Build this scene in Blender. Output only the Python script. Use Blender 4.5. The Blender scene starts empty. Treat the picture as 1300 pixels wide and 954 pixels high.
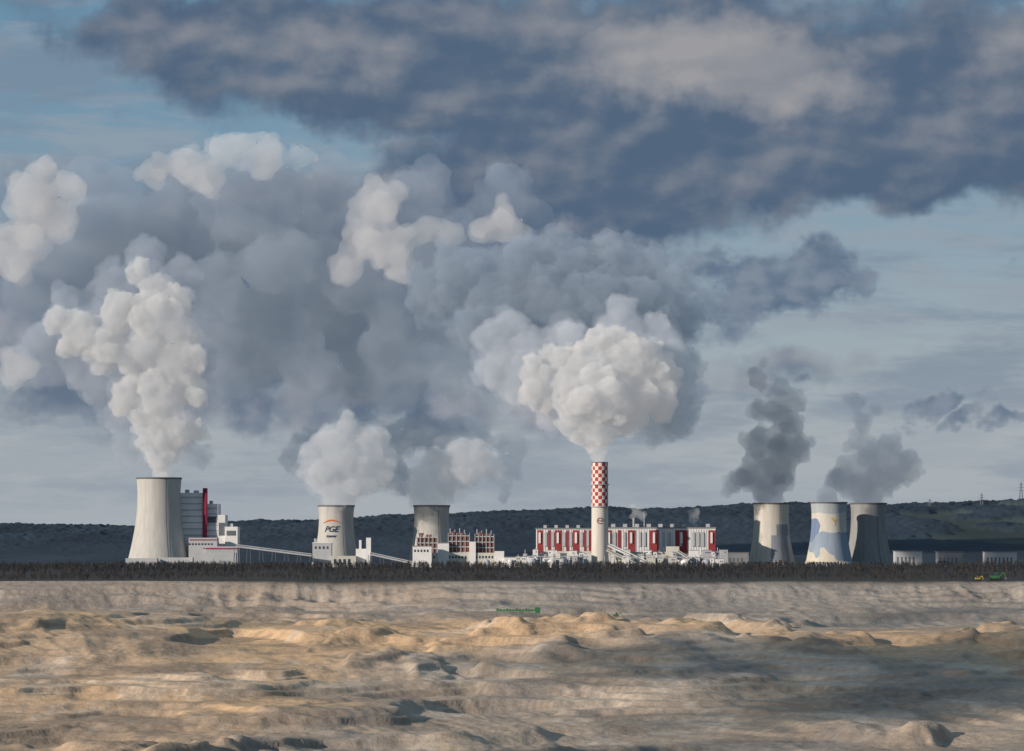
import bpy, bmesh, math, random
import numpy as np
from mathutils import Vector
K=0.0002272            # tan per survey unit
EYE=25.0
sc=bpy.context.scene
rnd=random.Random(7)
def PX(px,D=5000): return (px-650)*K*D
def PZ(py,D=5000): return EYE+(698-py)*K*D
def lin(c): 
    return tuple(((v/255)/12.92 if v/255<=.04045 else ((v/255+.055)/1.055)**2.4) for v in c)

# ---------------- camera / sun
cam=bpy.data.cameras.new('camera'); co=bpy.data.objects.new('camera',cam); sc.collection.objects.link(co)
cam.lens=36/(1300*K); cam.clip_end=90000; cam.clip_start=5
co.location=(0,0,EYE); co.rotation_euler=(math.radians(90)+math.atan((698-477)*K),0,0); sc.camera=co
sc.view_settings.view_transform='Standard'; sc.view_settings.look='None'; sc.view_settings.exposure=0
AZ=math.radians(57); EL=math.radians(17)
L=bpy.data.lights.new('sun','SUN'); L.energy=5; L.angle=math.radians(0.5); L.color=(1,.88,.75)
lo=bpy.data.objects.new('sun',L); sc.collection.objects.link(lo)
ts=Vector((-math.sin(AZ)*math.cos(EL),-math.cos(AZ)*math.cos(EL),math.sin(EL)))
lo.rotation_euler=ts.to_track_quat('Z','Y').to_euler()

# ---------------- world
w=bpy.data.worlds.new("World"); sc.world=w; w.use_nodes=True
nt=w.node_tree; N=nt.nodes; LK=nt.links
bg=N['Background']; bg.inputs[1].default_value=0.1
def inp(n,i,v):
    if v is None: return
    if isinstance(v,bpy.types.NodeSocket): LK.new(v,n.inputs[i])
    else: n.inputs[i].default_value=v
def M(op,a,b=None,c=None,clamp=False):
    n=N.new('ShaderNodeMath'); n.operation=op; n.use_clamp=clamp
    inp(n,0,a); inp(n,1,b); inp(n,2,c); return n.outputs[0]
def VM(op,a,b=None,out=0):
    n=N.new('ShaderNodeVectorMath'); n.operation=op; inp(n,0,a); inp(n,1,b); return n.outputs[out]
def comb(x,y,z=0.0):
    n=N.new('ShaderNodeCombineXYZ'); inp(n,0,x); inp(n,1,y); inp(n,2,z); return n.outputs[0]
def noise(vec,scale,detail=6,rough=.55,dist=0.0,color=False):
    n=N.new('ShaderNodeTexNoise'); inp(n,'Vector',vec); n.inputs['Scale'].default_value=scale
    n.noise_dimensions='2D'
    n.inputs['Detail'].default_value=detail; n.inputs['Roughness'].default_value=rough; n.inputs['Distortion'].default_value=dist
    return n.outputs['Color' if color else 0]
def smooth(v,a,b,lo=0.0,hi=1.0):
    n=N.new('ShaderNodeMapRange'); n.interpolation_type='SMOOTHSTEP'; inp(n,0,v)
    n.inputs[1].default_value=a; n.inputs[2].default_value=b; n.inputs[3].default_value=lo; n.inputs[4].default_value=hi
    return n.outputs[0]
def mixc(f,a,b):
    n=N.new('ShaderNodeMix'); n.data_type='RGBA'; n.clamp_factor=True
    inp(n,0,f); inp(n,6,a); inp(n,7,b); return n.outputs[2]
def col(c,k=10.0): 
    l=lin(c); return (l[0]*k,l[1]*k,l[2]*k,1)
sky=N.new('ShaderNodeTexSky'); sky.sky_type='NISHITA'; sky.sun_disc=False
sky.sun_elevation=EL; sky.sun_rotation=math.radians(180)+AZ
tc=N.new('ShaderNodeTexCoord'); sp=N.new('ShaderNodeSeparateXYZ'); LK.new(tc.outputs['Generated'],sp.inputs[0])
DG=57.29578
az=M('MULTIPLY',M('ARCTAN2',sp.outputs[0],sp.outputs[1]),DG)
el=M('MULTIPLY',M('ARCSINE',sp.outputs[2]),DG)
P=comb(az,el,0.0)
def deg(px,py): return ((px-650)*K*DG,(698-py)*K*DG)
w1=VM('SUBTRACT',noise(P,0.6,4,.6,color=True),(.5,.5,.5)); 
Pw=VM('ADD',P,VM('MULTIPLY',w1,(2.6,1.5,0)))
def blobs(lst,vec):
    cur=None
    for px,py,rx,ry,wt in lst:
        cx,cy=deg(px,py); sx=rx*K*DG; sy=ry*K*DG
        q=VM('MULTIPLY',VM('SUBTRACT',vec,(cx,cy,0)),(1/sx,1/sy,0))
        d2=VM('DOT_PRODUCT',q,q,1)
        v=M('MULTIPLY_ADD',d2,-wt,wt)
        cur=v if cur is None else M('MAXIMUM',cur,v)
    return M('MAXIMUM',cur,-0.6)
def layer(base,lst,scale,stretch,dark,light,lo_,hi_,amp=1.6,off=(-.25,.35),extra=None,z=0.0,shk=3.0,opacity=1.0,shbase=.45,detail=5,d2=2):
    v=VM('ADD',VM('MULTIPLY',P,(1,stretch,0)),(z*7.3,z*3.1,z))
    n1=noise(v,scale,detail,.53)
    n2=noise(VM('ADD',v,(off[0],off[1],0)),scale,d2,.5)
    b=blobs(lst,Pw)
    d=M('MULTIPLY_ADD',M('SUBTRACT',n1,.5),amp,b)
    a=M('MULTIPLY',smooth(d,lo_,hi_),opacity)
    sh=M('MULTIPLY_ADD',M('SUBTRACT',n1,n2),shk,shbase)
    sh=smooth(sh,0.0,1.0)
    if extra: sh=M('MULTIPLY_ADD',extra,.75,M('MULTIPLY',sh,.55),clamp=True)
    return mixc(a,base,mixc(sh,dark,light))
g=smooth(el,0,9)
veil=mixc(g,col((170,177,185)),col((100,140,168)))
base=mixc(.85,sky.outputs[0],veil)
st=noise(VM('MULTIPLY',P,(.35,2.0,1)),1.0,5,.6)
base=mixc(M('MULTIPLY',smooth(st,.42,.66),.6),base,col((150,159,170)))
st2=noise(VM('ADD',VM('MULTIPLY',P,(.25,1.3,1)),(9,4,2)),.8,5,.62)
base=mixc(M('MULTIPLY',smooth(st2,.44,.68),.65),base,col((122,137,155)))
lightmask=blobs([(900,75,240,65,1),(1000,110,170,50,.8),(1280,60,90,60,.4),(440,70,130,35,.4),(720,30,150,40,.4),(240,50,100,30,.3)],Pw)
lm=smooth(lightmask,-.1,1.0)
deck=[(740,80,580,100,1.2),(1000,190,480,95,1.3),(300,50,240,65,1.1),(760,220,330,110,1.1),(1250,120,300,150,1.1),(620,230,200,60,.9),(650,-300,2600,320,1.2)]
base=layer(base,deck,.5,1.6,col((82,102,126)),col((156,156,160)),-.2,.6,amp=1.35,extra=lm,z=1.0,shk=2.4,shbase=.27,off=(-.2,.3),detail=5,d2=2)
frag=[(950,360,150,45,1.1),(1050,345,70,40,.9),(900,385,80,45,1.0),(1195,515,60,22,1.0),(1260,542,60,14,.9),(1290,320,30,10,.6),(1150,530,30,14,.6),(1040,490,26,12,.6)]
base=layer(base,frag,1.3,1.5,col((86,106,130)),col((124,136,152)),.1,.95,amp=2.2,z=2.0,shk=2.0,opacity=.9)
lowb=[(150,500,200,60,1),(450,520,300,50,1),(60,360,120,170,1),(330,360,330,180,1.2),(700,380,180,120,1.0),(1000,470,180,40,.4)]
base=layer(base,lowb,.9,1.2,col((94,110,132)),col((146,150,160)),-.05,.8,amp=1.5,z=3.0,shk=2.4,opacity=.95)
base=mixc(M('MULTIPLY',smooth(el,3.0,.2),.45),base,col((164,172,181)))
LK.new(base,bg.inputs[0])

# ---------------- numpy noise
def hsh(ix,iy,seed):
    h=(ix.astype(np.int64)*374761393+iy.astype(np.int64)*668265263+seed*974634777)&0xffffffff
    h=((h^(h>>13))*1274126177)&0xffffffff
    return ((h^(h>>16))&0xffff)/65535.0
def vn(x,y,seed=0):
    ix=np.floor(x); iy=np.floor(y); fx=x-ix; fy=y-iy
    fx=fx*fx*fx*(fx*(fx*6-15)+10); fy=fy*fy*fy*(fy*(fy*6-15)+10)
    a=hsh(ix,iy,seed); b=hsh(ix+1,iy,seed); c=hsh(ix,iy+1,seed); d=hsh(ix+1,iy+1,seed)
    return (a*(1-fx)+b*fx)*(1-fy)+(c*(1-fx)+d*fx)*fy
def fbm(x,y,o=5,seed=0,gain=.5):
    s=0;a=1;t=0
    for i in range(o):
        c,s_=math.cos(.6*i),math.sin(.6*i); xr=x*c-y*s_; yr=x*s_+y*c
        s=s+a*vn(xr*2**i+13.7*i,yr*2**i+7.1*i,seed+i); t+=a; a*=gain
    return s/t
def ridged(x,y,o=5,seed=0):
    s=0;a=1;t=0
    for i in range(o):
        s=s+a*(1-np.abs(2*vn(x*2**i+3.7*i,y*2**i+9.1*i,seed+i)-1)); t+=a; a*=.5
    return s/t
def sst(v,a,b):
    t=np.clip((v-a)/(b-a),0,1); return t*t*(3-2*t)

# ---------------- terrain
ridge_px=[-400,0,100,300,420,520,580,640,700,740,800,870,950,1000,1100,1180,1300,1700]
ridge_py=[669,673,675,673,670,663,660,658,656,654,652,648,646,645,646,644,642,638]
def height(x,y):
    yy=y+26*(fbm(x/260,x*0+.5,4,11)-.5)*2*sst(y,900,2400)
    z=np.interp(yy,[0,900,1300,1700,2000,2240,2450,2560,2650,2690,2748,6000,30000],
                   [-130,-106,-93,-76,-60,-45,-33,-27,-20,-13,0,0,0])
    pit=1-sst(yy,2715,2750)
    soft=1-sst(yy,2520,2690)*.8
    soft=soft*(1-sst(yy,2690,2735))
    z=z+soft*(fbm(x/420+3,y/340,3,21)-.5)*22
    wx=x+30*fbm(x/80,y/80,3,5); wy=y+60*fbm(x/90,y/90,3,6)
    # long spurs and hollows running down into the pit
    sx_=x+.35*(y-2200)*np.sin(x/260+1)+60*fbm(x/200,y/300,2,25)
    z=z+soft*(fbm(sx_/130,y/480,4,27,.45)-.5)*22
    z=z+soft*(fbm(wx/110,wy/150,5,31,.45)-.5)*10
    # irregular benches: two step systems of different height
    for st,wgt,sd,sc1 in ((8.5,.75,37,230),(4.2,.6,38,160)):
        tn=z+10*fbm(x/sc1,y/(sc1*1.2),2,sd)+1.5*fbm(x/30,y/40,3,sd+3); q=tn/st; fr=q-np.floor(q)
        tw=sst(fbm(x/190,y/150,3,sd+7),.44,.56)
        z=z+((np.floor(q)+sst(fr,.72,.97))*st-tn)*wgt*pit*tw
    # erosion rills running downslope
    z=z+pit*(ridged((wx+.25*wy)/17,wy/230,4,51)-.62)*2.0*sst(fbm(x/100,y/130,3,53),.42,.62)
    z=z+pit*(fbm(wx/30,wy/40,4,41)-.5)*2.2
    hp=sst(fbm(wx/40+9,wy/55,3,45),.60,.80)*soft
    z=z+hp*5*sst(fbm(x/260,y/300,2,46),.5,.62)
    scar=np.exp(-((yy-2712)/26)**2)
    gm=sst(fbm(x/140,x*0+3.3,3,64),.40,.60)
    z=z+scar*gm*(ridged(wx/24,y/160,4,61)-.6)*8+scar*(fbm(x/160,y/300,3,63)-.5)*9
    z=z+pit*(fbm(x/6,y/6,3,71)-.5)*.8
    z=z+(1-pit)*(fbm(x/300,y/300,3,81)-.5)*1.2*sst(y,2760,3200)
    px=x/(K*10000)+650
    H=25+(698-np.interp(px,ridge_px,ridge_py))*K*10000
    hf=sst(y,6200,10000)
    hz=H*hf*(1-.5*sst(y,10500,19000))+hf*(fbm(x/900,y/900,4,91)-.5)*26
    hz=hz*(.85+.3*fbm(x/500,y/1500,3,93)*sst(y,6200,9000))
    hz=hz+hf*forestf(x,y)*(fbm(x/16,y/25,3,97)*15+fbm(x/90,y/200,2,98)*10)
    return z+hz
def forestf(x,y):
    return np.clip(sst(fbm(x/260,y/420,4,95)+.3*sst(-x,-1150,-750)+.12*sst(y,9000,9900),.42,.47),0,1)
nx=1200
ys=np.concatenate([np.linspace(300,1300,30,endpoint=False),np.linspace(1300,2560,560,endpoint=False),np.linspace(2560,2770,170,endpoint=False),
    np.linspace(2770,6000,60,endpoint=False),np.linspace(6000,11500,200,endpoint=False),np.geomspace(11500,60000,50)])
ny=len(ys)
u=np.linspace(-1,1,nx); 
Yg=np.repeat(ys[:,None],nx,1); Xg=u[None,:]*(380+.22*Yg)
Zg=height(Xg,Yg)
def fastmesh(name,V,F):
    me=bpy.data.meshes.new(name); me.vertices.add(len(V)); me.vertices.foreach_set('co',V.ravel())
    me.loops.add(F.size); me.loops.foreach_set('vertex_index',F.ravel().astype(np.int32))
    me.polygons.add(len(F)); me.polygons.foreach_set('loop_start',np.arange(0,F.size,F.shape[1],dtype=np.int32))
    me.update(calc_edges=True); return me
V=np.stack([Xg,Yg,Zg],-1).reshape(-1,3)
idx=np.arange(ny*nx).reshape(ny,nx)
F=np.stack([idx[:-1,:-1],idx[:-1,1:],idx[1:,1:],idx[1:,:-1]],-1).reshape(-1,4)
me=fastmesh('ground',V,F); me.polygons.foreach_set('use_smooth',np.ones(len(F),bool))
ground=bpy.data.objects.new('ground',me); sc.collection.objects.link(ground)
x=Xg.ravel(); y=Yg.ravel(); z=Zg.ravel()
def C(c): return np.array(c)
sand=C((.60,.40,.235)); shaded_clay=C((.40,.315,.24)); grey=C((.26,.23,.205)); dark=C((.15,.125,.105)); pale=C((.60,.50,.40))
warm=sst(fbm(x/280,y/240,4,101)+.45*sst(-x,-160,260)-.18,.38,.62)  # greyer clay toward the right also paints in the shade of clouds
cc=shaded_clay[None]*(1-warm[:,None])+sand[None]*warm[:,None]
def blend(cc,t,c): t=t[:,None]; return cc*(1-t)+c*t
cc=blend(cc,sst(fbm(x/130,y/160,5,103),.47,.58)*.75*(1-.5*warm),grey[None])
cc=blend(cc,sst(fbm(x/50+4,y/110,5,105),.56,.66)*.5,pale[None])
cc=blend(cc,sst(fbm(x/70+4,y/140+z/9.,5,106),.53,.62)*.45,dark[None])
# steeper bench faces darker
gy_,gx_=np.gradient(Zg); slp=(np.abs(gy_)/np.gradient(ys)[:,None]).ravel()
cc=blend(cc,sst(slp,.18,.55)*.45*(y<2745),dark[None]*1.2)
cc=blend(cc,sst(y,2500,2640)*.7,grey[None]*(.6+1.0*fbm(x/70,y/60,4,109))[:,None])
cc=blend(cc,sst(y,2738,2756),C((.05,.046,.04))[None])
fld=sst(fbm(x/420,y/700,3,111),.45,.5)[:,None]; far=C((.055,.066,.078))*(1-fld)+C((.036,.05,.067))*fld  # far plain: blue of distance haze put into the colours
cc=blend(cc,sst(y,4200,6000),far)
fo=forestf(x,y)[:,None]
ff=C((.026,.040,.058))*(.5+1.0*fbm(x/130,y/350,4,115))[:,None]; fieldc=C((.044,.06,.06))*(.6+.8*vn(x/180,y/500,113)[:,None])  # forest and field tones: haze blue and overcast shade painted in
cc=blend(cc,sst(y,6000,6600),ff*fo+fieldc*(1-fo))
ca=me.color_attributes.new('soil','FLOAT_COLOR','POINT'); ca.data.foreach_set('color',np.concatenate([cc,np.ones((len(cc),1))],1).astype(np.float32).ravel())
def newmat(name,base=(.5,.5,.5),rough=.85,var=.12,scale=.05,metal=0.0,streak=False):
    m=bpy.data.materials.new(name); m.use_nodes=True; t=m.node_tree; b=t.nodes['Principled BSDF']
    b.inputs['Roughness'].default_value=rough; b.inputs['Metallic'].default_value=metal
    b.inputs['Specular IOR Level'].default_value=.2
    tc=t.nodes.new('ShaderNodeTexCoord'); mp=t.nodes.new('ShaderNodeMapping'); t.links.new(tc.outputs['Object'],mp.inputs[0])
    mp.inputs['Scale'].default_value=(1,1,.12 if streak else 1)
    n=t.nodes.new('ShaderNodeTexNoise'); n.inputs['Scale'].default_value=scale; n.inputs['Detail'].default_value=8; n.inputs['Roughness'].default_value=.65
    t.links.new(mp.outputs[0],n.inputs['Vector'])
    r=t.nodes.new('ShaderNodeMapRange'); r.inputs[1].default_value=.3; r.inputs[2].default_value=.7; r.inputs[3].default_value=1-var; r.inputs[4].default_value=1+var
    t.links.new(n.outputs[0],r.inputs[0])
    mx=t.nodes.new('ShaderNodeVectorMath'); mx.operation='SCALE'; mx.inputs[0].default_value=base; t.links.new(r.outputs[0],mx.inputs['Scale'])
    t.links.new(mx.outputs[0],b.inputs['Base Color'])
    return m
gmt=newmat('soil',var=.22,scale=.16); t=gmt.node_tree
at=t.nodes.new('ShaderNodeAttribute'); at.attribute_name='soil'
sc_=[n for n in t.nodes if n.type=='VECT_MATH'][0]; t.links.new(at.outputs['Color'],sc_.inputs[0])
bn=t.nodes.new('ShaderNodeTexNoise'); bn.inputs['Scale'].default_value=.22; bn.inputs['Detail'].default_value=5; bn.inputs['Roughness'].default_value=.6
gt=t.nodes.new('ShaderNodeNewGeometry'); t.links.new(gt.outputs['Position'],bn.inputs['Vector'])
bp=t.nodes.new('ShaderNodeBump'); bp.inputs['Strength'].default_value=.6; bp.inputs['Distance'].default_value=1.7
t.links.new(bn.outputs[0],bp.inputs['Height']); t.links.new(bp.outputs[0],t.nodes['Principled BSDF'].inputs['Normal'])
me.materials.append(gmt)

# ---------------- helpers for building
M_={}
def mat(name,*a,**k):
    if name not in M_: M_[name]=newmat(name,*a,**k)
    return M_[name]
white=mat('white_cladding',(.68,.67,.66),var=.1); cream=mat('cream_cladding',(.52,.5,.45),var=.15); red=mat('red_cladding',(.27,.045,.05),var=.2)
maroon=mat('maroon_cladding',(.25,.03,.06)); lgrey=mat('light_grey_cladding',(.40,.41,.43)); dgrey=mat('dark_grey_steel',(.12,.13,.15))
glass=mat('window_glass',(.04,.06,.09),rough=.25); brown=mat('rusty_steel',(.2,.085,.065)); roof=mat('roof_felt',(.2,.2,.22))
green=mat('green_paint',(.04,.14,.06)); yellow=mat('yellow_paint',(.5,.36,.06)); black=mat('rubber',(.02,.02,.02))
def empty(name,loc=(0,0,0)):
    o=bpy.data.objects.new(name,None); o.location=loc; sc.collection.objects.link(o); return o
def link(me,name,par,mats=()):
    for m in mats: me.materials.append(m)
    o=bpy.data.objects.new(name,me); sc.collection.objects.link(o)
    if par: o.parent=par
    return o
def boxes(par,name,lst,m):
    bm=bmesh.new()
    for x0,x1,y0,y1,z0,z1 in lst:
        vs=[bm.verts.new(c) for c in ((x0,y0,z0),(x1,y0,z0),(x1,y1,z0),(x0,y1,z0),(x0,y0,z1),(x1,y0,z1),(x1,y1,z1),(x0,y1,z1))]
        for f in ((0,3,2,1),(4,5,6,7),(0,1,5,4),(1,2,6,5),(2,3,7,6),(3,0,4,7)): bm.faces.new([vs[i] for i in f])
    me=bpy.data.meshes.new(name); bm.to_mesh(me); bm.free(); return link(me,name,par,[m])
def pb(px0,px1,py0,py1,D,dep):
    return (PX(px0,D),PX(px1,D),D,D+dep,max(0,PZ(py1,D)) if py1<718 else -1,PZ(py0,D))
def beam(par,name,p,q,wd,hg,m):
    p=Vector(p);q=Vector(q);d=(q-p); s=d.cross(Vector((0,0,1))); 
    if s.length<1e-4: s=Vector((1,0,0))
    s.normalize(); uu=s.cross(d).normalized()
    bm=bmesh.new(); vs=[]
    for c in (p,q):
        for a,b in ((-1,-1),(1,-1),(1,1),(-1,1)): vs.append(bm.verts.new(c+s*a*wd/2+uu*b*hg/2))
    for f in ((0,1,2,3),(7,6,5,4),(0,4,5,1),(1,5,6,2),(2,6,7,3),(3,7,4,0)): bm.faces.new([vs[i] for i in f])
    bmesh.ops.recalc_face_normals(bm,faces=bm.faces[:])
    me=bpy.data.meshes.new(name); bm.to_mesh(me); bm.free(); return link(me,name,par,[m])
def lathe(name,prof,seg,par,mats,mi=None,smooth_=True):
    bm=bmesh.new(); rings=[]
    for r,zz in prof: rings.append([bm.verts.new((r*math.cos(2*math.pi*i/seg),r*math.sin(2*math.pi*i/seg),zz)) for i in range(seg)])
    for k in range(len(rings)-1):
        for i in range(seg):
            j=(i+1)%seg; f=bm.faces.new((rings[k][i],rings[k][j],rings[k+1][j],rings[k+1][i])); f.smooth=smooth_
            if mi: f.material_index=mi(k,i)
    me=bpy.data.meshes.new(name); bm.to_mesh(me); bm.free(); return link(me,name,par,mats)

# ---------------- cooling towers
conc=newmat('weathered_concrete',(.42,.41,.385),var=.14,scale=.16,streak=True)
concd=newmat('dark_concrete',(.25,.25,.25),var=.16,scale=.16,streak=True)
inner=newmat('inner_concrete',(.2,.2,.2))
def tower(cx,top,ptop,pbase,D,m,zthroat=.8):
    zt=PZ(top,D); X0=PX(cx,D); rt=ptop*K*D; rb=pbase*K*D; rth=rt*.965; zth=zt*zthroat; leg=7.0
    E=empty('cooling_tower',(X0,D+60,0))
    s=(D+60)/D; zt=EYE+(zt-EYE)*s; rt*=s; rb*=s; E.location.x=X0*s
    bpar=zth/math.sqrt((rb/rth)**2-1)
    def R(zz):
        if zz<=zth: return rth*math.sqrt(1+((zz-zth)/bpar)**2)
        return rth+(rt-rth)*((zz-zth)/(zt-zth))**2
    prof=[(R(leg+(zt-leg)*k/40),leg+(zt-leg)*k/40) for k in range(41)]
    lathe('shell',prof,96,E,[m])
    lathe('rim',[(rt,zt-.5),(rt+1.0,zt-.5),(rt+1.0,zt+1.4),(rt-1.2,zt+1.4)],96,E,[dgrey])
    lathe('inner_wall',[(R(leg+(zt-leg)*k/16)-1.0,leg+(zt-leg)*k/16) for k in range(17)]+[(rt-1.2,zt+1.4)],96,E,[inner])
    lathe('basin',[(rb+3,-1),(rb+3,1.2),(rb-1,1.2)],96,E,[concd])
    n=40; bm=bmesh.new()
    for i in range(n):
        for sg in (-1,1):
            a0=2*math.pi*i/n; a1=a0+sg*math.pi/n
            p=Vector((R(0)*math.cos(a0),R(0)*math.sin(a0),0)); q=Vector((R(leg)*math.cos(a1),R(leg)*math.sin(a1),leg+.3))
            d=(q-p); s_=d.cross(Vector((0,0,1))).normalized()*.5; u_=s_.cross(d).normalized()*.5
            vs=[bm.verts.new(c+s_*a+u_*b) for c in (p,q) for a,b in ((-1,-1),(1,-1),(1,1),(-1,1))]
            for f in ((0,4,5,1),(1,5,6,2),(2,6,7,3),(3,7,4,0)): bm.faces.new([vs[k] for k in f])
    me=bpy.data.meshes.new('legs'); bm.to_mesh(me); bm.free(); link(me,'diagonal_legs',E,[conc])
    return E,R,zt
t1=tower(202,608,28.5,41,4990,conc)
t2=tower(427,643,23,31,5060,conc)
t3=tower(548,643,23,31,5120,conc)
t5=tower(979,640,23,31,5060,newmat('painted_cream_tower',(.48,.45,.40),var=.14,scale=.16,streak=True))
mm=newmat('mural_paint',(.5,.47,.42),var=.14,scale=.12,streak=True); t=mm.node_tree; n_=t.nodes; l_=t.links
tcx=n_.new('ShaderNodeTexCoord'); sx=n_.new('ShaderNodeSeparateXYZ'); l_.new(tcx.outputs['Object'],sx.inputs[0])
nz=n_.new('ShaderNodeTexNoise'); nz.inputs['Scale'].default_value=.03; nz.inputs['Detail'].default_value=1.2; l_.new(tcx.outputs['Object'],nz.inputs['Vector'])
def mth(op,a,b,c=None):
    q=n_.new('ShaderNodeMath'); q.operation=op
    for i,v in enumerate((a,b,c)):
        if v is None: continue
        if isinstance(v,bpy.types.NodeSocket): l_.new(v,q.inputs[i])
        else: q.inputs[i].default_value=v
    return q.outputs[0]
sc_=[n for n in n_ if n.type=='VECT_MATH'][0]
zz_=sx.outputs[2]; nn_=nz.outputs[0]
m_a=mth('LESS_THAN',zz_,mth('MULTIPLY_ADD',nn_,90,12.0))
m_b=mth('LESS_THAN',zz_,mth('MULTIPLY_ADD',nn_,-70,78.0))
m_c=mth('LESS_THAN',zz_,mth('MULTIPLY_ADD',nn_,-80,58.0))
m_d=mth('GREATER_THAN',zz_,mth('MULTIPLY_ADD',nn_,20,68.0))
def mixn(f,a,b):
    q=n_.new('ShaderNodeMix'); q.data_type='RGBA'; l_.new(f,q.inputs[0])
    for i,v in ((6,a),(7,b)):
        if isinstance(v,bpy.types.NodeSocket): l_.new(v,q.inputs[i])
        else: q.inputs[i].default_value=(*v,1)
    return q.outputs[2]
cmu=mixn(m_d,(.50,.47,.42),(.33,.36,.38)); cmu=mixn(m_a,cmu,(.15,.20,.30)); cmu=mixn(m_b,cmu,(.24,.29,.36)); cmu=mixn(m_c,cmu,(.5,.46,.38))
l_.new(cmu,sc_.inputs[0])
t6=tower(1052,639,23,31,5000,mm)
t7=tower(1102,640,23,31,5080,concd)
def wrap(par,R,name,cells,m,push=.25):
    bm=bmesh.new()
    for a0,a1,z0,z1 in cells:
        na=max(1,int((a1-a0)/4)); nz2=max(1,int((z1-z0)/4))
        g=[[None]*(na+1) for _ in range(nz2+1)]
        for j in range(nz2+1):
            zz=z0+(z1-z0)*j/nz2; r=R(zz)+push
            for i in range(na+1):
                a=math.radians(a0+(a1-a0)*i/na); g[j][i]=bm.verts.new((r*math.sin(a),-r*math.cos(a),zz))
        for j in range(nz2):
            for i in range(na): bm.faces.new((g[j][i],g[j][i+1],g[j+1][i+1],g[j+1][i]))
    me=bpy.data.meshes.new(name); bm.to_mesh(me); bm.free(); return link(me,name,par,[m])
gp=newmat('grey_mural_paint',(.2,.22,.25),var=.15)
wrap(t5[0],t5[1],'painted_panel',[(-5,50,8,46),(12,62,46,62)],gp)
wrap(t6[0],t6[1],'painted_bird',[(8,20,66,69),(14,17,60,66),(2,10,69,71)],yellow)
def wraptext(par,R,body,size,ang,zc,m,name):
    c=bpy.data.curves.new(name,'FONT'); c.body=body; c.size=size; c.align_x='CENTER'; c.shear=.35; c.offset=.2; c.resolution_u=3
    o=bpy.data.objects.new(name,c); sc.collection.objects.link(o)
    dg=bpy.context.evaluated_depsgraph_get(); me=bpy.data.meshes.new_from_object(o.evaluated_get(dg))
    bpy.data.objects.remove(o)
    bm=bmesh.new(); bm.from_mesh(me); bmesh.ops.triangulate(bm,faces=bm.faces[:]); bmesh.ops.subdivide_edges(bm,edges=bm.edges[:],cuts=2)
    r0=R(zc)
    for v in bm.verts:
        zz=zc+v.co.y; r=R(zz)+.6; a=math.radians(ang)+v.co.x/r0; v.co=(r*math.sin(a),-r*math.cos(a),zz)
    bm.to_mesh(me); bm.free(); link(me,name,par,[m])
navy=newmat('navy_paint',(.03,.04,.09)); orange=newmat('orange_paint',(.5,.12,.04))
wraptext(t2[0],t2[1],'PGE',12,-14,51,navy,'lettering')
wraptext(t2[0],t2[1],'TUROW',4,-14,43,navy,'small_lettering')
bm=bmesh.new(); prev=None
for k in range(25):
    a=math.radians(-44+k*60/24); th=math.pi*(.02+.9*k/24); zz=63+5.0*math.sin(th); wd=.2+1.0*math.sin(math.pi*k/24)
    vs=[bm.verts.new(((t2[1](zz+s*wd)+.6)*math.sin(a),-(t2[1](zz+s*wd)+.6)*math.cos(a),zz+s*wd)) for s in (-1,1)]
    if prev: bm.faces.new((prev[0],vs[0],vs[1],prev[1]))
    prev=vs
me=bpy.data.meshes.new('swoosh'); bm.to_mesh(me); bm.free(); link(me,'swoosh',t2[0],[orange])
for T in (t1,t2,t3,t5,t7): wrap(T[0],T[1],'ladder',[(24,25.6,6,T[2])],dgrey,.6)

# ---------------- chimney
CX=PX(761.5,4960); ch=empty('chimney',(CX,4960,0)); ztop=PZ(588,4960)
rowh=5.25; nrow=12; zb=ztop-rowh*nrow
lathe('lower_shaft',[(12.6,-1),(12.3,12),(12.1,40),(11.9,zb)],64,ch,[mat('cream_paint_concrete',(.54,.51,.46),var=.13,streak=True,scale=.15)])
lathe('checker_shaft',[(11.9-.4*k/nrow,zb+rowh*k) for k in range(nrow+1)],56,ch,[mat('red_paint',(.36,.055,.045),var=.2,scale=.15),mat('white_paint',(.64,.62,.59),var=.14,scale=.15)],mi=lambda k,i:(k+i//4)%2)
lathe('rim',[(11.5,ztop),(11.9,ztop),(11.9,ztop+1),(9.9,ztop+1),(9.9,ztop-15)],56,ch,[dgrey])
for zz in (zb,ztop-31.5):
    lathe('platform',[(12,zz-.3),(13.6,zz-.3),(13.6,zz+1),(13.3,zz+1),(13.3,zz),(12,zz)],56,ch,[lgrey])
Rch=lambda z:12.05
bm=bmesh.new(); prev=None
for k in range(29):
    th=2*math.pi*(k/28)*.86; ps=[]
    for r in (3.4,4.6):
        xx=r*math.cos(th); zz=66+r*math.sin(th); a=xx/12.2; ps.append(bm.verts.new((12.5*math.sin(a),-12.5*math.cos(a),zz)))
    if prev: bm.faces.new((prev[0],ps[0],ps[1],prev[1]))
    prev=ps
me=bpy.data.meshes.new('emblem'); bm.to_mesh(me); bm.free(); link(me,'emblem',ch,[brown])
wrap(ch,Rch,'emblem_bar',[(-19,19,65.4,66.6)],brown,.45)

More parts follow.
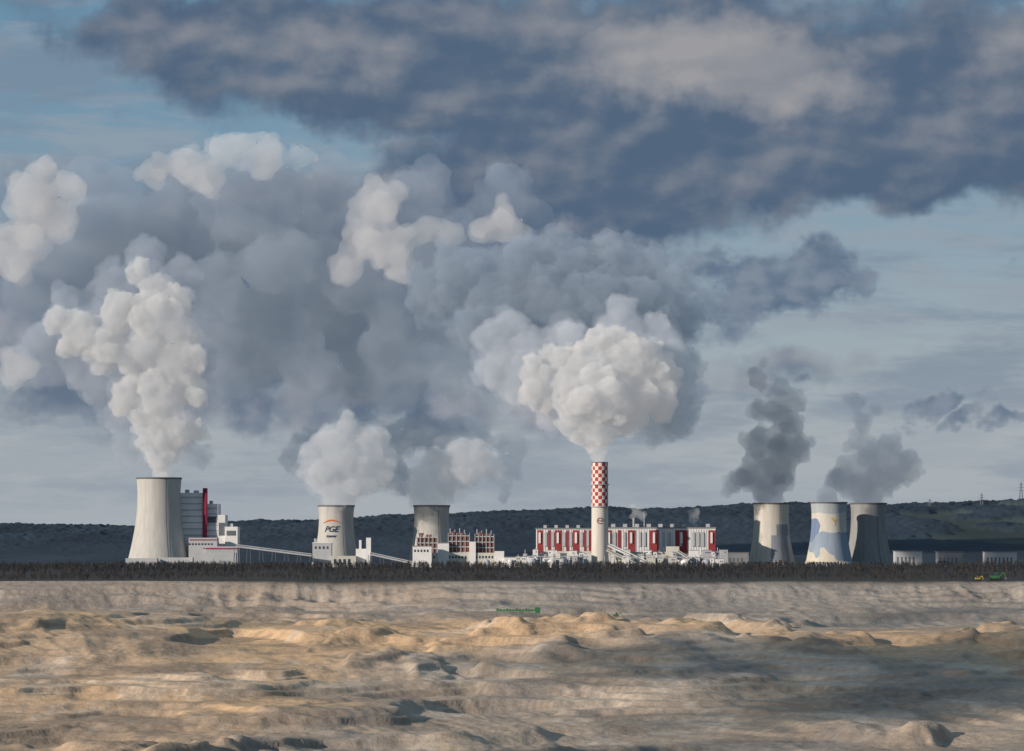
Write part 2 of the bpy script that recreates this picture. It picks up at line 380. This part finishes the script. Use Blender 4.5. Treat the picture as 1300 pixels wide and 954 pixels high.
# ---------------- unit building beside the big tower
D=5060
ub=empty('boiler_building')
boxes(ub,'white_block',[pb(229,258,626,716,D,60),pb(262,277,640,716,D+5,50),pb(277,286,654,716,D+5,50),pb(286,302,669,716,D,45)],white)
boxes(ub,'stair_tower',[pb(257.5,262.5,620,690,D-4,16),pb(257.5,262.5,626,654,D-5,2)],maroon)
boxes(ub,'front_hall',[pb(240,276,683,716,D-40,30),pb(262,302,694,716,D-46,30)],lgrey)
boxes(ub,'grey_floors',[pb(230,257,631+k*8,632.4+k*8,D-.6,2) for k in range(7)]+[pb(263,276,645+k*7,646.4+k*7,D+4.4,2) for k in range(7)],lgrey)
boxes(ub,'red_trim',[pb(228.5,232,668,684,D-1.5,2),pb(258,302,696,697.2,D-47,1.2),pb(241,276,685,686,D-41,1)],maroon)
boxes(ub,'windows',[pb(236+k*4,238+k*4,690,692,D-40.6,1) for k in range(9)]+[pb(264+k*3,265.5+k*3,658,660,D+4.2,1) for k in range(4)],glass)
boxes(ub,'dark_openings',[pb(264,275,656,664,D+4.3,1),pb(278,285,664,680,D+4.2,1),pb(288,299,674,680,D-.8,1)],dgrey)
boxes(ub,'roof_plant',[pb(235,240,622,626,D+10,10),pb(246,252,623,626,D+10,10),pb(266,270,636,640,D+10,10),pb(291,296,665,669,D+10,8)],lgrey)
boxes(ub,'annex',[pb(160,200,709,720,D-120,20),pb(204,245,708,720,D-110,20),pb(247,300,702,720,D-120,20)],lgrey)
def gallery(p0,p1,D,wd=5,hg=4.2,m=lgrey,nleg=6):
    G=empty('conveyor_gallery'); a=Vector((PX(p0[0],D),D,PZ(p0[1],D))); b=Vector((PX(p1[0],D),D,PZ(p1[1],D)))
    beam(G,'gallery',a,b,wd,hg,m); beam(G,'window_strip',a+Vector((0,-wd/2-.05,.5)),b+Vector((0,-wd/2-.05,.5)),.1,.9,glass)
    for k in range(nleg+1):
        c=a.lerp(b,k/nleg); 
        for s in (-1,1): beam(G,'trestle',(c.x+s*2,c.y,c.z-2),(c.x+s*3.5,c.y,-1),.7,.7,dgrey)
gallery((300,693),(396,705),4940)
gallery((470,703),(530,716),4950,nleg=4)
gallery((772,692),(820,714),4900,6,5,white,3)
gallery((770,698),(806,716),4890,6,4.5,cream,3)
gallery((860,700),(885,716),4895,4,4,cream,2)

D=4960
a2=empty('pump_house')
boxes(a2,'block',[pb(397,421,690,718,D,25),pb(399,402,684,690,D+5,5)],lgrey)
boxes(a2,'roof_edge',[pb(396.5,421.5,689,690,D-.5,26)],white)
boxes(a2,'side_block',[pb(452,470,697,718,D,25),pb(456,459,686,697,D+3,6),pb(465,471,683,718,D-8,6)],white)
boxes(a2,'low_sheds',[pb(421,452,706,718,D-12,20)],cream)
boxes(a2,'doors',[pb(424+k*6,427+k*6,710,716,D-12.4,1) for k in range(4)]+[pb(400+k*5,402+k*5,694,697,D-.4,1) for k in range(4)],glass)
def boiler(p0,p1,top,D):
    E=empty('boiler_house')
    boxes(E,'frame_block',[pb(p0+1,p1-1,top+6,702,D,28)],brown)
    boxes(E,'white_bands',[pb(p0,p1,top+5+k*7,top+6.2+k*7,D-1.2,30) for k in range(4)],lgrey)
    boxes(E,'columns',[pb(p0+(p1-p0)*k/5-.3,p0+(p1-p0)*k/5+.4,top+2,718,D-1.8,1.6) for k in range(6)],lgrey)
    boxes(E,'lower_hall',[pb(p0-2,p1+2,702,720,D-8,36)],cream)
    boxes(E,'windows',[pb(p0+1+k*4,p0+3+k*4,706,709,D-8.4,1) for k in range(int((p1-p0)/4))],glass)
    boxes(E,'roof_plant',[pb(p0+3,p0+8,top,top+6,D+5,8),pb(p0+12,p0+19,top+2,top+6,D+5,8)],brown)
    boxes(E,'vents',[pb(p0+2+k*6,p0+3+k*6,top-4+k%2*2,top+3,D+12,1.5) for k in range(4)],lgrey)
    boxes(E,'dark_bays',[pb(p0+3+k*5,p0+5.5+k*5,top+10,top+12,D-.5,1) for k in range(4)]+[pb(p0+2+k*5,p0+5+k*5,top+17,top+19,D-.5,1) for k in range(4)],dgrey)
boiler(529,555,677,4960); boiler(569,596,675,4960); boiler(603,627,676,4960)
sh=empty('workshop_hall'); D=4950
boxes(sh,'walls',[pb(524,548,694,718,D-30,20),pb(556,570,690,718,D,25),pb(596,604,688,718,D,25),pb(628,640,700,718,D,20),pb(640,682,708,720,D-20,20)],white)
boxes(sh,'roof',[pb(523.5,548.5,693,694,D-30.5,21),pb(555.5,570.5,689,690,D-.5,26),pb(639.5,682.5,707,708,D-20.5,21)],roof)
boxes(sh,'windows',[pb(526+k*4,528+k*4,698,701,D-30.3,1) for k in range(5)]+[pb(643+k*5,646+k*5,711,714,D-20.4,1) for k in range(8)],glass)

# ---------------- main turbine / boiler hall
D=5030
mh=empty('power_station_hall')
boxes(mh,'walls',[pb(681,751,672,716,D,70),pb(769,908,671,716,D,70)],white)
boxes(mh,'parapet',[pb(680,752,670.6,672,D-1,72),pb(768,909,669.6,671,D-1,72)],roof)
redp=[(682,689),(696,699),(704,713),(719,722),(727,735),(741,744),(747,751)]
redp2=[(770,776),(784,788),(797,806),(824,836),(857,873),(899,908)]
boxes(mh,'red_panels',[pb(a,b,673.5,702,D-.8,2) for a,b in redp+redp2],red)
def arch(par,px0,px1,py0,py1,D,m,name):
    bm=bmesh.new(); x0,x1=PX(px0,D),PX(px1,D); z0,z1=PZ(py1,D),PZ(py0,D); r=(x1-x0)/2; cx=(x0+x1)/2
    pts=[(x0,z0),(x1,z0)]+[(cx+r*math.cos(t),z1-r+r*math.sin(t)) for t in [math.pi*k/10 for k in range(11)]]
    f=bm.faces.new([bm.verts.new((a,D,b)) for a,b in pts]); r_=bmesh.ops.extrude_face_region(bm,geom=[f]); 
    bmesh.ops.translate(bm,vec=(0,-1.2,0),verts=[v for v in r_['geom'] if isinstance(v,bmesh.types.BMVert)])
    bmesh.ops.recalc_face_normals(bm,faces=bm.faces[:])
    me=bpy.data.meshes.new(name); bm.to_mesh(me); bm.free(); link(me,name,par,[m])
for c in (692.5,701.5,716,724.5,738,746,780,792.5,812,818,842,850,864,880,886,892): 
    arch(mh,c-1.6,c+1.6,675.5,694,D-.2,lgrey,'arched_window')
for c in (685,708,731,773,801,830,865,903): arch(mh,c-1.4,c+1.4,676,690,D-1.2,white,'arched_panel')
boxes(mh,'ribs',[pb(682+k*3.3,682.4+k*3.3,672,704,D-.4,1) for k in range(21)]+[pb(771+k*3.3,771.4+k*3.3,672,704,D-.4,1) for k in range(41)],lgrey)
boxes(mh,'roof_ducts',[pb(690+k*14,694+k*14,667,670.6,D+15,8) for k in range(4)]+[pb(776+k*15,781+k*15,665.5,669.6,D+15,8) for k in range(9)]+[pb(803,805,658,670,D+20,2.5),pb(817,818.2,652,670,D+20,2),pb(880,881.4,655,670,D+20,2)],lgrey)
fr=empty('flue_gas_plant'); r2=random.Random(3)
L1=[];L2=[];L3=[];L4=[];L5=[]
for row,(xs,xe,ta,tb_,Da,Db) in enumerate(((664,914,698,708,4930,4985),(655,918,704,712,4860,4915))):
    xx=xs
    while xx<xe:
        wdt=r2.uniform(3,12); top=r2.uniform(ta,tb_); Df=r2.uniform(Da,Db)
        if not(748<xx+wdt and xx<776):
            b=pb(xx,xx+wdt,top,720,Df,18); (L1,L2,L5)[r2.choice((0,0,1,2))].append(b)
            L3.append(pb(xx-.2,xx+wdt+.2,top-.6,top,Df-.3,18.6))
            for k in range(int(wdt/2.5)): 
                if r2.random()<.6: L4.append(pb(xx+1+k*2.4,xx+2.2+k*2.4,top+2,top+3.4,Df-.4,1))
            if r2.random()<.4: L5.append(pb(xx+wdt*.4,xx+wdt*.4+.8,top-r2.uniform(2,6),top,Df+4,1.5))
        xx+=wdt*r2.uniform(.8,1.5)
boxes(fr,'white_halls',L1,white); boxes(fr,'cream_halls',L2,cream); boxes(fr,'roofs',L3,roof); boxes(fr,'windows',L4,glass); boxes(fr,'grey_units',L5,lgrey)
boxes(fr,'flue_duct',[pb(690,750,700,704,4988,8),pb(773,850,701,705,4988,8),pb(846,862,694,712,4970,14)],cream)
boxes(fr,'pipe_rack',[pb(668+k*9,668.6+k*9,706,720,4840,.8) for k in range(28)]+[pb(668,748,706,707,4840,2),pb(776,915,707,708,4840,2)],lgrey)
for k,(a,b_) in enumerate(((676,6),(700,5),(714,4),(870,6),(896,5),(648,5),(618,4))):
    tk=empty('storage_tank',(PX(a,4820),4820,0)); lathe('tank',[(b_*K*4880,-1),(b_*K*4880,9),(b_*K*4880*.5,11),(.1,11.8)],32,tk,[white if k%2 else lgrey])
wgrey=mat('dull_grey_cladding',(.22,.23,.25),var=.2)
for k,(a,b_,c) in enumerate(((918,950,702),(1136,1170,700),(1190,1222,701),(1250,1290,701),(930,962,709))):
    wh=empty('warehouse'); Dq=5400+k*60
    boxes(wh,'walls',[(PX(a,Dq),PX(b_,Dq),Dq,Dq+30,0,PZ(c,Dq))],lgrey if k%2 else wgrey)
    boxes(wh,'roof',[(PX(a-1,Dq),PX(b_+1,Dq),Dq-1,Dq+31,PZ(c,Dq),PZ(c,Dq)+.8)],roof)
    boxes(wh,'doors',[(PX(a+2+j*5,Dq),PX(a+4+j*5,Dq),Dq-.3,Dq,0,PZ(c,Dq)*.6) for j in range(int((b_-a)/5)-1)],dgrey)
def gz(x,y): return float(height(np.array([float(x)]),np.array([float(y)]))[0])
def pylon(px,D,hh):
    x0=PX(px,D); E=empty('electricity_pylon',(x0,D,gz(x0,D)-2))
    for s1 in(-1,1):
        for s2 in(-1,1): beam(E,'leg',(s1*5,s2*5,0),(s1*.7,s2*.7,hh),.8,.8,dgrey)
    for q in (.55,.72,.88): beam(E,'cross_arm',(-11*(1.2-q)-4,0,hh*q),(11*(1.2-q)+4,0,hh*q),.7,.7,dgrey)
    for k in range(6):
        z0=hh*k/6; z1=hh*(k+1)/6; w0=5-4.3*k/6; w1_=5-4.3*(k+1)/6
        beam(E,'brace',(-w0,-w0,z0),(w1_,-w1_,z1),.5,.5,dgrey); beam(E,'brace',(w0,-w0,z0),(-w1_,-w1_,z1),.5,.5,dgrey)
pylon(1246,9800,42); pylon(1296,9700,52); pylon(1180,10000,30)

# ---------------- pit machines
D=2640; x0=PX(630,D); x1=PX(686,D)
E=empty('belt_conveyor'); zg=max(gz(x0,D),gz(x1,D),gz((x0+x1)/2,D))+1
beam(E,'belt_frame',(x0,D,zg+.8),(x1,D,zg+.8),2.4,.6,green)
for k in range(14):
    xx=x0+(x1-x0)*(k+.5)/14; boxes(E,'belt_hood',[(xx-1,xx+.9,D-1.1,D+1.1,zg+1.1,zg+2.0+.5*(k%3==0))],green)
    beam(E,'support',(xx,D-1,zg+.8),(xx,D-1.3,zg-4),.3,.3,green)
boxes(E,'drive_house',[(x1-4,x1,D-1.6,D+1.6,zg-1,zg+3.4)],green)
def dozer(px,D,s,name,m):
    x=PX(px,D); E=empty(name,(x,D,gz(x,D)+.2*s))
    boxes(E,'tracks',[(-2.4*s,2.4*s,-1.6*s,-.9*s,-.3*s,.9*s),(-2.4*s,2.4*s,.9*s,1.6*s,-.3*s,.9*s)],black)
    boxes(E,'body',[(-2.2*s,1.8*s,-1.2*s,1.2*s,.9*s,2.1*s)],m); boxes(E,'cab',[(-.4*s,1.0*s,-.8*s,.8*s,2.1*s,3.2*s)],glass)
    boxes(E,'cab_roof',[(-.5*s,1.1*s,-.9*s,.9*s,3.2*s,3.4*s)],m)
    beam(E,'boom',(1.6*s,0,1.8*s),(3.8*s,0,3.6*s),.5*s,.5*s,m); beam(E,'arm',(3.8*s,0,3.6*s),(4.6*s,0,1.2*s),.4*s,.4*s,m)
    boxes(E,'bucket',[(4.1*s,5*s,-.6*s,.6*s,.3*s,1.3*s)],dgrey)
dozer(782,2645,1.0,'excavator',green); dozer(1263,2790,1.8,'excavator',green); dozer(1240,2800,1.0,'excavator',yellow)

# ---------------- trees
rg=np.random.default_rng(5)
TV=[];TF=[];nvt=0
def tree_proto(seed,h,bare):
    r=np.random.default_rng(seed); v=[];f=[]
    def tube(p,q,r0,r1):
        b=len(v); d=q-p; s=np.cross(d,[0.3,.2,1]); s/=np.linalg.norm(s)+1e-9; t_=np.cross(s,d); t_/=np.linalg.norm(t_)+1e-9
        for c,rr in((p,r0),(q,r1)):
            for k in range(3):
                a=2.094*k; v.append(c+rr*(s*math.cos(a)+t_*math.sin(a)))
        for k in range(3): f.append((b+k,b+(k+1)%3,b+3+(k+1)%3)); f.append((b+k,b+3+(k+1)%3,b+3+k))
    tube(np.zeros(3),np.array([0,0,h*.85]),.22,.06)
    for i in range(9):
        z0=h*r.uniform(.2,.75); a=r.uniform(0,6.28); L_=h*r.uniform(.15,.3)
        p=np.array([0,0,z0]); q=p+np.array([math.cos(a)*L_*.45,math.sin(a)*L_*.45,L_]); tube(p,q,.12,.04)
    n=40 if bare else 74
    for i in range(n):
        a=r.uniform(0,6.28); zz=h*(.2+.8*r.beta(1.8,1.6)); tt=(zz/h-.2)/.8; R_=h*.21*math.sin(math.pi*min(1,.12+tt*.88))**.7*math.sqrt(r.uniform(.05,1))
        c=np.array([math.cos(a)*R_,math.sin(a)*R_,zz]); s=np.array([.15,.15,.7])*(.8 if bare else 1.25)
        b=len(v)
        for k in range(3): v.append(c+r.normal(size=3)*s)
        f.append((b,b+1,b+2))
    return np.array(v),np.array(f)
protos=[tree_proto(k,9.0,k%2==0) for k in range(12)]
TC=[]
def scatter(n,y0,y1,h0,h1,clump):
    global nvt
    yy=rg.uniform(y0,y1,n*3); xs=rg.uniform(-1,1,n*3)*(yy*.165+30)
    dn=fbm(xs/120,yy/120,3,201); keep=dn>clump; xs=xs[keep][:n]; yy=yy[keep][:n]
    hn=fbm(xs/60,yy/200,3,203)
    for xx,yv,hh in zip(xs,yy,hn):
        v,f=protos[rg.integers(12)]; s=(h0+(h1-h0)*(.6*hh+.4*rg.uniform()))/9; a=rg.uniform(0,6.28); c,sn=math.cos(a),math.sin(a)
        q=v*s; q=np.stack([q[:,0]*c-q[:,1]*sn,q[:,0]*sn+q[:,1]*c,q[:,2]],1)
        TV.append(q+np.array([xx,yv,-.6])); TF.append(f+nvt); nvt+=len(v)
        k_=rg.uniform()**1.5; c0=np.array((.028,.034,.046))*(1-k_)+np.array((.058,.05,.044))*k_
        TC.append(np.tile(np.append(c0,1.0),(len(v),1)))
scatter(2400,2757,3400,2.0,8,.42); scatter(4000,3400,4700,5,13,.35); scatter(700,4650,4790,6,13,.4)
V=np.concatenate(TV);F=np.concatenate(TF)
tm=newmat('bare_woodland',(.034,.037,.046),var=.35,scale=.05,rough=1); t=tm.node_tree
at=t.nodes.new('ShaderNodeAttribute'); at.attribute_name='bark'; t.links.new(at.outputs['Color'],[n for n in t.nodes if n.type=='VECT_MATH'][0].inputs[0])
tme=fastmesh('woodland_trees',V,F); ca=tme.color_attributes.new('bark','FLOAT_COLOR','POINT'); ca.data.foreach_set('color',np.concatenate(TC).astype(np.float32).ravel())
link(tme,'woodland_trees',None,[tm])

# ---------------- steam
def ico(sub):
    bm=bmesh.new(); bmesh.ops.create_icosphere(bm,subdivisions=sub,radius=1)
    v=np.array([p.co[:] for p in bm.verts]); f=np.array([[q.index for q in p.verts] for p in bm.faces]); bm.free(); return v,f
ICO={1:ico(2),0:ico(1)}
def puffs(parents,seed,kids,shr=(0.5,0.45)):
    r=np.random.default_rng(seed); out=[]
    for (x,y,z,R) in parents:
        out.append((x,y,z,R,1)); c0=np.array([x,y,z])
        for i in range(kids[0]):
            d=r.normal(size=3); d/=np.linalg.norm(d); rr=R*shr[0]*r.uniform(.45,1.15); c=c0+d*(R*r.uniform(.75,1.0))
            out.append((*c,rr,1))
            for j in range(kids[1]):
                d2=r.normal(size=3); d2/=np.linalg.norm(d2)
                if d2@d<-.1: d2=-d2
                out.append((*(c+d2*rr*.88),rr*shr[1]*r.uniform(.5,1.2),0))
    return out
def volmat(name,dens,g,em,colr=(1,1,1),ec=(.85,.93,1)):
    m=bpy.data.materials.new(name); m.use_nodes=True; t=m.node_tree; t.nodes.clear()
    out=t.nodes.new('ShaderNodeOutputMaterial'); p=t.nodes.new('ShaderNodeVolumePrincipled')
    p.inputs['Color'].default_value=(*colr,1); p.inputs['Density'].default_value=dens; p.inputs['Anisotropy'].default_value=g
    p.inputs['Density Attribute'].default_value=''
    p.inputs['Emission Strength'].default_value=em*dens; p.inputs['Emission Color'].default_value=(*ec,1)  # uniform glow standing in for light scattered many times within the steam
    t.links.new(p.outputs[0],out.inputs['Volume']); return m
def plume(name,plist,seed,m,voxel=2.4,disp=((22,7),(9,3.5),(4,1.5)),D=5000,kids=(14,8),grow=1.0,skip=0):
    par=[((a-650)*K*(D+d),D+d,EYE+(698-b)*K*(D+d),r*grow*K*(D+d)) for a,b,r,d in plist[skip:]]
    return plume_m(name,par,seed,m,voxel,disp,kids)
def plume_m(name,par,seed,m,voxel,disp,kids):
    sph=puffs(par,seed,kids); Vs=[];Fs=[];n=0
    for x,y,z,r,l in sph:
        v,f=ICO[l]; Vs.append(v*r+np.array([x,y,z])); Fs.append(f+n); n+=len(v)
    o=link(fastmesh(name,np.concatenate(Vs),np.concatenate(Fs)),name,None,[m])
    md=o.modifiers.new('r','REMESH'); md.mode='VOXEL'; md.voxel_size=voxel; md.use_smooth_shade=True
    for k,(sz,stg) in enumerate(disp):
        t=bpy.data.textures.new(name+str(k),'CLOUDS'); t.noise_scale=sz; t.noise_depth=2
        d=o.modifiers.new('d%d'%k,'DISPLACE'); d.texture=t; d.strength=stg*2; d.mid_level=.5; d.texture_coords='GLOBAL'
    return o
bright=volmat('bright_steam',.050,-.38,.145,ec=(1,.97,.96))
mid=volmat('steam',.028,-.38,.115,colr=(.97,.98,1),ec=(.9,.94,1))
mids=volmat('half_shade_steam',.021,-.32,.10,colr=(.86,.90,1),ec=(.78,.9,1))  # duller copy of the bright steam, part shade set into its colour
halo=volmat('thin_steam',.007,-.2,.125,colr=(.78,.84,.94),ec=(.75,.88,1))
greys=volmat('grey_shade_steam',.018,-.2,.085,colr=(.64,.70,.81),ec=(.7,.85,1))  # greyer copy, shade put into colour and glow
shade=volmat('shade_tinted_steam',.022,-.1,.08,colr=(.48,.56,.68),ec=(.6,.8,1))  # shadow of the upper deck put into colour and glow
darkm=volmat('painted_shade_steam',.024,-.1,.05,colr=(.26,.33,.44),ec=(.6,.8,1))  # same steam coloured dark to paint in the deck's shadow
bank=volmat('cloud_bank',.009,-.1,.095,colr=(.48,.55,.67),ec=(.65,.82,1))  # bank's shadow tone put into the colour
lit=volmat('sun_tinted_cloud',.010,-.38,.14,ec=(1,.92,.88))  # lit copy of the bank, warm sunlight put into the glow
# chimney plume: bright column, flanks and crown darkened by shade-tinted materials
chb=[(757,582,7,-40),(755,570,11,-40),(757,555,18,-40),(752,537,26,-40),(788,532,24,-30),(730,520,24,-50),(765,508,34,-60),(805,505,30,-20),(725,490,26,-30),(745,475,32,-20),(790,468,34,-20),(830,480,28,0),(715,460,22,-10),(770,445,24,-10),(680,500,20,-20),(840,510,22,-10),(680,470,18,-10),(820,450,20,-10)]
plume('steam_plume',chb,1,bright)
chm=[(850,515,28,30),(868,495,22,40),(862,540,14,30),(835,545,20,30),(700,500,30,30),(660,490,28,40),(640,460,28,50),(670,450,32,40),(720,440,34,50),(790,425,36,50),(835,440,34,50),(855,465,26,40),(622,430,20,50),(620,470,18,50),(650,415,22,60),(700,535,14,20)]
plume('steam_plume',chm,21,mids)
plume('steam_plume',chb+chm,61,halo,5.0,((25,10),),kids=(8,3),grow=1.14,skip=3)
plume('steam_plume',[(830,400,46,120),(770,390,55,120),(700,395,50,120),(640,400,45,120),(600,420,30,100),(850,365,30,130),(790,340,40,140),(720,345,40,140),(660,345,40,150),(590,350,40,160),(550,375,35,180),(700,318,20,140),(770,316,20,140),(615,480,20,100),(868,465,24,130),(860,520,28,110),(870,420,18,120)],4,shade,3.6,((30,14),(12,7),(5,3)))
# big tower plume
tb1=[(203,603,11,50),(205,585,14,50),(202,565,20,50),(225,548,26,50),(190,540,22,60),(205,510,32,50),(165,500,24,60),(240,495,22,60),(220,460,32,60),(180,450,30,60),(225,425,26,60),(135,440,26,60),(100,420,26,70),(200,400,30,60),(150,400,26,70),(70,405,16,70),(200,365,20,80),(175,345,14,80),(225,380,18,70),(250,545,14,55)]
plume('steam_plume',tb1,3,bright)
plume('steam_plume',tb1,63,halo,5.0,((25,10),),kids=(8,3),grow=1.2,skip=2)
plume('steam_plume',[(165,565,20,120),(150,530,22,130),(235,570,18,120),(130,490,30,140),(105,460,30,150),(255,460,20,130),(60,430,28,150),(180,590,12,110),(230,345,22,140),(140,365,28,150),(180,325,24,150),(85,385,24,150),(255,580,14,120)],22,greys,3.0)
tb2=[(427,638,15,110),(425,622,20,110),(450,612,22,110),(405,602,20,110),(435,582,28,110),(478,590,24,120),(470,562,22,120),(418,562,18,120),(395,575,14,120),(496,612,12,120),(440,545,16,120)]
tb3=[(548,638,15,180),(535,625,18,180),(565,615,20,180),(590,600,22,180),(560,592,22,190),(610,585,20,190),(580,575,18,190),(628,600,13,190),(535,604,13,190),(600,568,12,190)]
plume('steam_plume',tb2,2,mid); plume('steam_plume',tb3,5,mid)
plume('steam_plume',tb2+tb3,65,halo,5.0,((25,10),),kids=(8,3),grow=1.25,skip=1)
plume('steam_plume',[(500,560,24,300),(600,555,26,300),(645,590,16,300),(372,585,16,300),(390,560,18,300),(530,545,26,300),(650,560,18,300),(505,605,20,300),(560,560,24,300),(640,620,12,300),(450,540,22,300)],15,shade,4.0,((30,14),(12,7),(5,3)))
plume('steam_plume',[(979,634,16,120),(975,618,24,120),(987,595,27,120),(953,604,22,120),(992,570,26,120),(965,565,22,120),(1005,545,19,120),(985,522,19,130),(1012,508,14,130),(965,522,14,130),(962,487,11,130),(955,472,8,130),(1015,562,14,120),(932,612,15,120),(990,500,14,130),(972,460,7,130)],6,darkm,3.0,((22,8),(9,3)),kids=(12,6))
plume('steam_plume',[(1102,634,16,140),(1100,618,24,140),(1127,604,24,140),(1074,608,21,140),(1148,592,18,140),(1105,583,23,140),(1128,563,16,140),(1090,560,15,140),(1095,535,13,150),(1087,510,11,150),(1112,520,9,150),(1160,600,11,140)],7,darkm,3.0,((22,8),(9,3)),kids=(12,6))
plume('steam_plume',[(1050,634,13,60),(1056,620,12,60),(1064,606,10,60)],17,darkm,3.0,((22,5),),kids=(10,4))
plume('steam_puff',[(804,656,4,40),(808,650,6,40),(814,655,6,40),(803,644,4,40)],8,mid,1.5,((8,2),(3,1)))
plume('steam_puff',[(880,664,3,40),(880,657,6,40),(884,651,5,40),(876,650,4,40)],9,mid,1.5,((8,2),(3,1)))
# steam bank drifting behind
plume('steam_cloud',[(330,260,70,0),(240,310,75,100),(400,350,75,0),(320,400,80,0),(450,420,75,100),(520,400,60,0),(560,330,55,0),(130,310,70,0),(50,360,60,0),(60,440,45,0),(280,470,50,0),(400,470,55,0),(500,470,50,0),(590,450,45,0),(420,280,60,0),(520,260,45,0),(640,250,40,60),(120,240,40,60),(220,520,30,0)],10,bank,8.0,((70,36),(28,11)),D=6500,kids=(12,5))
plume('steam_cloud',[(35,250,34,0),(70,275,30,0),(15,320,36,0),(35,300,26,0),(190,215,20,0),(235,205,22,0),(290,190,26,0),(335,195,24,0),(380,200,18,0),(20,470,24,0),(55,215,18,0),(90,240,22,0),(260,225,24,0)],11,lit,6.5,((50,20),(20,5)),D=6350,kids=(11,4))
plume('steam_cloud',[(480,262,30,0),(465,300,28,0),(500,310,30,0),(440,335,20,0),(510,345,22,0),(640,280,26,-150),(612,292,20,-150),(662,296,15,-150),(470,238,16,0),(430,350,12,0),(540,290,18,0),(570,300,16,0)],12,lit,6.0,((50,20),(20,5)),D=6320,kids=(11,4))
# unseen low clouds added behind the viewer, placed to shade the pit
T=4200.0
cl=[]
for gx,gy,r in ((230,2250,80),(330,2050,90),(420,2250,100),(300,1800,60),(130,2640,26),(330,2640,40),(-150,2560,24),(-40,1750,36),(-20,2200,22),(20,2230,24),(-170,2050,20),(80,1900,30),(-230,2640,18)):
    cl.append((gx+ts.x*T,gy+ts.y*T,-45+ts.z*T,r))
plume_m('added_shade_cloud',cl,33,volmat('added_low_cloud',.011,0,.1,colr=(.9,.93,1)),9.0,((70,34),(28,12)),(9,4))
